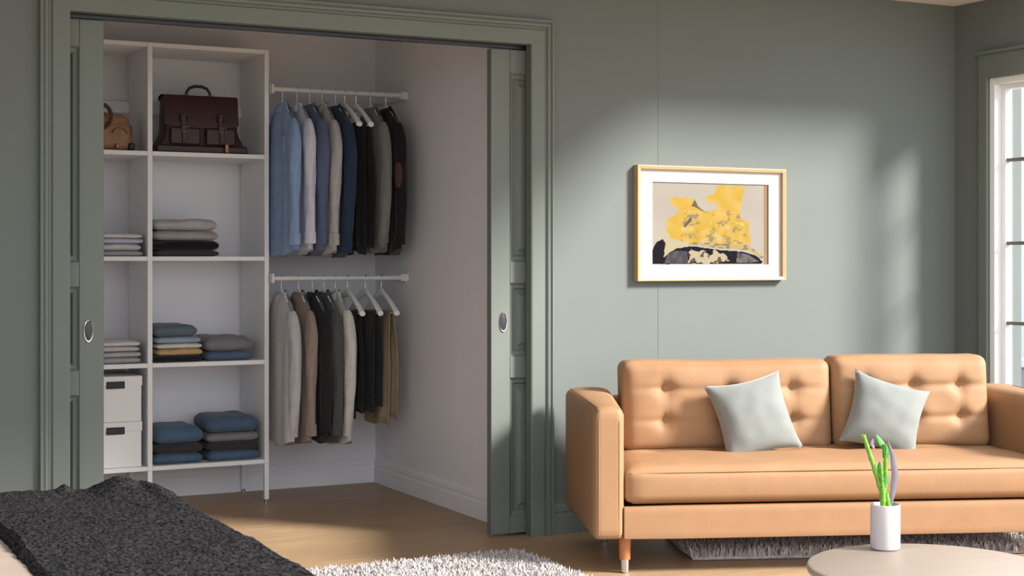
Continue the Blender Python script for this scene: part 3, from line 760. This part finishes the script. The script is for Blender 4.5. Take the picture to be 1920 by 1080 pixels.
for (lx, ly) in ((0.135, 0.075), (SW - 0.135, 0.075), (0.165, SD - 0.09), (SW - 0.165, SD - 0.09)):
    bm = bmesh.new(); lathe(bm, [(0.024, 0.155), (0.0235, 0.12), (0.0225, 0.054)][::-1], 20, (lx, ly, 0))
    l = obj('leg', bm, M['sofa_leg'], sofa)
    bm = bmesh.new(); lathe(bm, [(0.013, 0.0), (0.0165, 0.004), (0.0185, 0.050), (0.0185, 0.0545)], 20, (lx, ly, 0)); tag(obj('leg_tip', bm, M['chrome'], l), 'polished metal leg tip')

# ------------------------------------------------------------------ cushions
def to_world(u, v, z):
    return Vector((SF[0] + u * math.cos(PHI) + v * math.sin(PHI), SF[1] - u * math.sin(PHI) + v * math.cos(PHI), z))
def throw_pillow(u, v, z, size, tilt, lean, turn, label, seed):
    bm = bmesh.new(); n = 26; h = size / 2; fr, bk = {}, {}
    for i in range(n + 1):
        for j in range(n + 1):
            a, b = -1 + 2 * i / n, -1 + 2 * j / n
            x = h * a * (1 - 0.13 * (1 - b * b) * abs(a) ** 2); zz = h * b * (1 - 0.13 * (1 - a * a) * abs(b) ** 2)
            t = 0.075 * ((1 - a * a) * (1 - b * b)) ** 0.48
            wr = 0.006 * nz(a * 2.5 + seed, b * 2.5) * (1 - max(abs(a), abs(b)) ** 4)
            f = bm.verts.new((x, -t + wr, zz)); fr[i, j] = f
            bk[i, j] = f if (i in (0, n) or j in (0, n)) else bm.verts.new((x, t * 0.8, zz))
    for i in range(n):
        for j in range(n):
            bm.faces.new((fr[i, j], fr[i + 1, j], fr[i + 1, j + 1], fr[i, j + 1]))
            try: bm.faces.new((bk[i, j], bk[i, j + 1], bk[i + 1, j + 1], bk[i + 1, j]))
            except ValueError: pass
    o = tag(obj('throw_pillow', bm, M['pillow'], None, smooth=80), label, 'pillow', 'pale grey green pillows on the sofa')
    o.location = to_world(u, v, z)
    o.rotation_euler = (Matrix.Rotation(-PHI + turn, 3, 'Z') @ Matrix.Rotation(lean, 3, 'X') @ Matrix.Rotation(tilt, 3, 'Y')).to_euler()
    return o
throw_pillow(0.750, 0.432, 0.572, 0.350, math.radians(-11), math.radians(-22), 0.05, 'pale grey green velvet pillow leaning left on the sofa', 3)
throw_pillow(1.325, 0.432, 0.570, 0.335, math.radians(18), math.radians(-22), -0.05, 'pale grey green velvet pillow behind the vase on the sofa', 8)

# ------------------------------------------------------------------ coffee table, vase, plant
tbx, tby, tz, tr = -0.295, -2.875, 0.42, 0.327
ct = thing('coffee_table', 'small round pale wood table with the white vase on it', 'table', (tbx, tby, 0))
bm = bmesh.new(); lathe(bm, [(tr - 0.012, tz - 0.026), (tr - 0.003, tz - 0.022), (tr, tz - 0.013), (tr - 0.003, tz - 0.004), (tr - 0.010, tz)], 72); obj('table_top', bm, M['table'], ct, smooth=30)
bm = bmesh.new(); lathe(bm, [(0.20, tz - 0.06), (0.20, tz - 0.0265)], 40); obj('apron', bm, M['table'], ct)
for k in range(3):
    a = 2 * PI * k / 3 + 0.5; bm = bmesh.new()
    tube(bm, [(0.16 * math.cos(a), 0.16 * math.sin(a), tz - 0.03), (0.23 * math.cos(a), 0.23 * math.sin(a), 0.0)], [0.019, 0.012], 14); obj('leg', bm, M['table'], ct)
vx, vy = -0.246, -2.637
va = thing('vase', 'white cylindrical ceramic vase on the round table', 'vase', (vx, vy, tz + 0.0005))
bm = bmesh.new(); lathe(bm, [(0.036, 0.0), (0.0405, 0.004), (0.0415, 0.012), (0.0415, 0.120), (0.0405, 0.1265), (0.0385, 0.127), (0.0370, 0.122), (0.0365, 0.06)], 48); obj('body', bm, M['vase'], va, smooth=40)
bm = bmesh.new(); lathe(bm, [(0.0363, 0.098), (0.0363, 0.104), (0.02, 0.106)], 32); obj('filling', bm, M['soil'], va)
pl = thing('plant', 'green stemmed plant in the white vase', 'plant', (vx, vy, tz + 0.1))
RV = Vector((math.cos(math.radians(26.9)), -math.sin(math.radians(26.9)), 0)); DV = Vector((math.sin(math.radians(26.9)), math.cos(math.radians(26.9)), 0))
def P3(a, z, d=0.0): return RV * a + DV * d + Vector((0, 0, z))
def stem(pts, r0, r1, nodes=5):
    bm = bmesh.new(); fine = []
    for k in range(25):
        t = k / 24 * (len(pts) - 1); i = min(int(t), len(pts) - 2); f = t - i
        fine.append(pts[i].lerp(pts[i + 1], f))
    rad = [(r0 + (r1 - r0) * k / 24) * (1 + 0.22 * (1 if k % max(1, 24 // nodes) == 0 else 0)) for k in range(25)]
    tube(bm, fine, rad, 10); return obj('stem', bm, M['stem'], pl, smooth=60)
stem([P3(-0.004, 0.004), P3(-0.010, 0.06), P3(-0.028, 0.12), P3(-0.046, 0.175), P3(-0.062, 0.222)], 0.0075, 0.0055)
stem([P3(0.002, 0.004, 0.01), P3(0.000, 0.06, 0.01), P3(0.002, 0.11, 0.008), P3(0.004, 0.16, 0.008), P3(0.001, 0.195, 0.01)], 0.0085, 0.005)
stem([P3(-0.010, 0.004, -0.012), P3(-0.008, 0.05, -0.01), P3(-0.010, 0.09, -0.008), P3(-0.013, 0.128, -0.006)], 0.0080, 0.005, 4)
stem([P3(0.010, 0.004, -0.006), P3(0.006, 0.03, -0.006), P3(0.002, 0.06, -0.005)], 0.0075, 0.006, 3)
def leaf(pts, wd, m, turn=0.0):
    bm = bmesh.new(); n = 16; rows = []
    for k in range(n + 1):
        t = k / n; q = t * (len(pts) - 1); i = min(int(q), len(pts) - 2); c = pts[i].lerp(pts[i + 1], q - i)
        ww = wd * math.sin(PI * min(1, 0.06 + t * 0.93)) ** 0.7
        sd = (RV * math.cos(turn) + DV * math.sin(turn)) * ww
        nn = (DV * math.cos(turn) - RV * math.sin(turn))
        rows.append([c - sd + nn * ww * 0.3, c + nn * 0.0008 - nn * 0.0015, c + sd + nn * ww * 0.3, c + nn * 0.0028])
    rings(bm, rows); return obj('leaf', bm, m, pl, smooth=70)
leaf([P3(0.012, 0.01), P3(0.022, 0.06), P3(0.028, 0.11), P3(0.022, 0.16), P3(0.008, 0.205)], 0.0095, M['leafv'])
leaf([P3(-0.001, 0.155, 0.01), P3(0.004, 0.18, 0.01), P3(-0.010, 0.205, 0.012), P3(-0.022, 0.222, 0.012)], 0.010, M['leafg'], 0.4)
leaf([P3(0.002, 0.150, 0.0), P3(0.009, 0.172, 0.0), P3(0.006, 0.192, 0.0)], 0.008, M['leafg'], 0.8)
leaf([P3(-0.050, 0.180), P3(-0.053, 0.2), P3(-0.066, 0.226)], 0.006, M['leafg'], 0.5)
leaf([P3(-0.030, 0.182, 0.004), P3(-0.036, 0.195, 0.004), P3(-0.034, 0.212, 0.004)], 0.006, M['leafv'], 0.3)
leaf([P3(-0.006, 0.07, -0.012), P3(-0.001, 0.095, -0.014), P3(0.000, 0.120, -0.014)], 0.006, M['leafg'], 0.2)
leaf([P3(-0.012, 0.10, -0.008), P3(-0.020, 0.13, -0.010), P3(-0.018, 0.15, -0.01)], 0.006, M['leafg'], -0.3)

# ------------------------------------------------------------------ rugs
def rug(name, label, sx, sy, loc, rz, region, dens, seed, hgt=0.03):
    r = thing(name, label, 'rug', loc, rz)
    def fn(P, p): return Vector((P.x + 0.012 * nz(P.y * 6 + seed, 2), P.y + 0.012 * nz(P.x * 6 + seed, 5), P.z + (0.004 * nz(P.x * 18, P.y * 18, seed) if p.z > 0 else 0)))
    obj('backing', softbox(sx / 2, sy / 2, 0.008, 0.007, 30, fn, (0, 0, 0.009)), M['rug'], r, smooth=60)
    rnd = random.Random(seed); bm = bmesh.new()
    x0, x1, y0, y1 = region
    for _ in range(dens):
        x, y = rnd.uniform(x0, x1), rnd.uniform(y0, y1); h = hgt * rnd.uniform(0.6, 1.15); w_ = rnd.uniform(0.004, 0.008)
        lx, ly = rnd.gauss(0, 0.012), rnd.gauss(0, 0.012); a0 = rnd.uniform(0, 6.28)
        b = [bm.verts.new((x + w_ * math.cos(a0 + k * 2.094), y + w_ * math.sin(a0 + k * 2.094), 0.012)) for k in range(3)]
        mrow = [bm.verts.new((x + lx * 0.5 + w_ * 0.9 * math.cos(a0 + k * 2.094), y + ly * 0.5 + w_ * 0.9 * math.sin(a0 + k * 2.094), 0.012 + h * 0.65)) for k in range(3)]
        tp = bm.verts.new((x + lx, y + ly, 0.012 + h))
        for k in range(3):
            bm.faces.new((b[k], b[(k + 1) % 3], mrow[(k + 1) % 3], mrow[k])); bm.faces.new((mrow[k], mrow[(k + 1) % 3], tp))
    o = obj('pile', bm, M['rug'], r, smooth=80); tag(o, kind='stuff')
    return r
rug('shaggy_rug', 'cream shaggy rug at the foot of the bed', 1.40, 2.10, (-0.97, -1.45, 0), 0.0, (-0.70, 0.70, -0.35, 1.05), 26000, 4, 0.034)
c_ = to_world(1.28, 0.60, 0)
rug('shaggy_rug', 'cream shaggy rug underneath the sofa', 1.66, 0.66, (c_.x, c_.y, 0), -PHI, (-0.83, 0.83, -0.33, 0.20), 13000, 6, 0.042)

# ------------------------------------------------------------------ bed and throw
BX0, BX1, BY0, BY1 = -3.45, -1.965, -3.0, -1.02
bed = thing('bed', 'low bed with beige sheet under the charcoal throw', 'bed', ((BX0 + BX1) / 2, (BY0 + BY1) / 2, 0))
bhx, bhy = (BX1 - BX0) / 2, (BY1 - BY0) / 2
obj('bed_frame', softbox(bhx - 0.01, bhy - 0.01, 0.07, 0.012, 6, None, (0, 0, 0.19)), M['bed_wood'], bed)
obj('mattress', softbox(bhx - 0.005, bhy - 0.005, 0.105, 0.05, 16, None, (0, 0, 0.365)), M['sheet'], bed, smooth=60)
def fsh(P, p): return P + Vector((0, 0, (0.010 * nz(P.x * 4, P.y * 3, 1) + 0.004 * nz(P.x * 13, P.y * 9, 2)) if p.z > 0 else 0))
obj('sheet', softbox(bhx, bhy, 0.05, 0.045, 40, fsh, (0, 0, 0.43)), M['sheet'], bed, smooth=70)
for sx in (-1, 1):
    for sy in (-1, 1):
        bm = bmesh.new(); lathe(bm, [(0.022, 0.0), (0.028, 0.122)], 16, (sx * (bhx - 0.1), sy * (bhy - 0.1), 0)); obj('leg', bm, M['bed_wood'], bed)
# knitted throw: drapes from the top over the foot and the right side of the bed
tx0, tx1, ty0, ty1 = -2.50, -1.925, -3.05, -0.975
bm = bmesh.new(); NX, NY = 150, 330; rows = []
ext = 0.36
for j in range(NY + 1):
    row = []
    for i in range(NX + 1):
        a = tx0 + (tx1 - tx0 + ext) * i / NX; b = ty0 + (ty1 - ty0 + ext) * j / NY
        ox, oy = max(0, a - tx1), max(0, b - ty1)
        rr = 0.03
        def fold(o): # rounded edge: horizontal then down
            if o < rr * PI / 2: th = o / rr; return rr * math.sin(th), rr * (1 - math.cos(th))
            return rr, rr + (o - rr * PI / 2)
        fx, dx = fold(ox); fy, dy = fold(oy)
        dn = max(dx, dy) + 0.15 * min(dx, dy)
        x = min(a, tx1) + fx; y = min(b, ty1) + fy; z = 0.497 - dn
        z += 0.012 * nz(a * 4, b * 3, 4) + 0.003 * nz(a * 40, b * 40, 7) + 0.0022 * nz(a * 90, b * 90, 3)
        # thick rolled hem along the open left edge
        e = (a - tx0) / 0.03
        if e < 1: z += 0.012 * math.sqrt(max(0, 1 - (1 - e) ** 2)) - 0.022 * (1 - e)
        x += 0.010 * nz(b * 7, 3.3) + 0.006 * nz(b * 22, 8.1)
        # rucked folds near the foot end
        for cx, cy, hh, wx, wy in ((-2.040, -1.03, 0.042, 0.055, 0.09), (-2.205, -0.99, 0.020, 0.020, 0.05), (-2.10, -1.0, 0.008, 0.02, 0.04), (-1.955, -1.15, 0.014, 0.02, 0.22)):
            z += hh * math.exp(-((a - cx) / wx) ** 2 - ((b - cy) / wy) ** 2)
        row.append(bm.verts.new((x, y, z)))
    rows.append(row)
for p, q in zip(rows, rows[1:]):
    for i in range(NX): bm.faces.new((p[i], p[i + 1], q[i + 1], q[i]))
th = tag(obj('throw_blanket', bm, M['throw'], None, smooth=80), 'charcoal woven throw blanket draped over the bed', 'blanket')
sm = th.modifiers.new('thick', 'SOLIDIFY'); sm.thickness = 0.012; sm.offset = -1
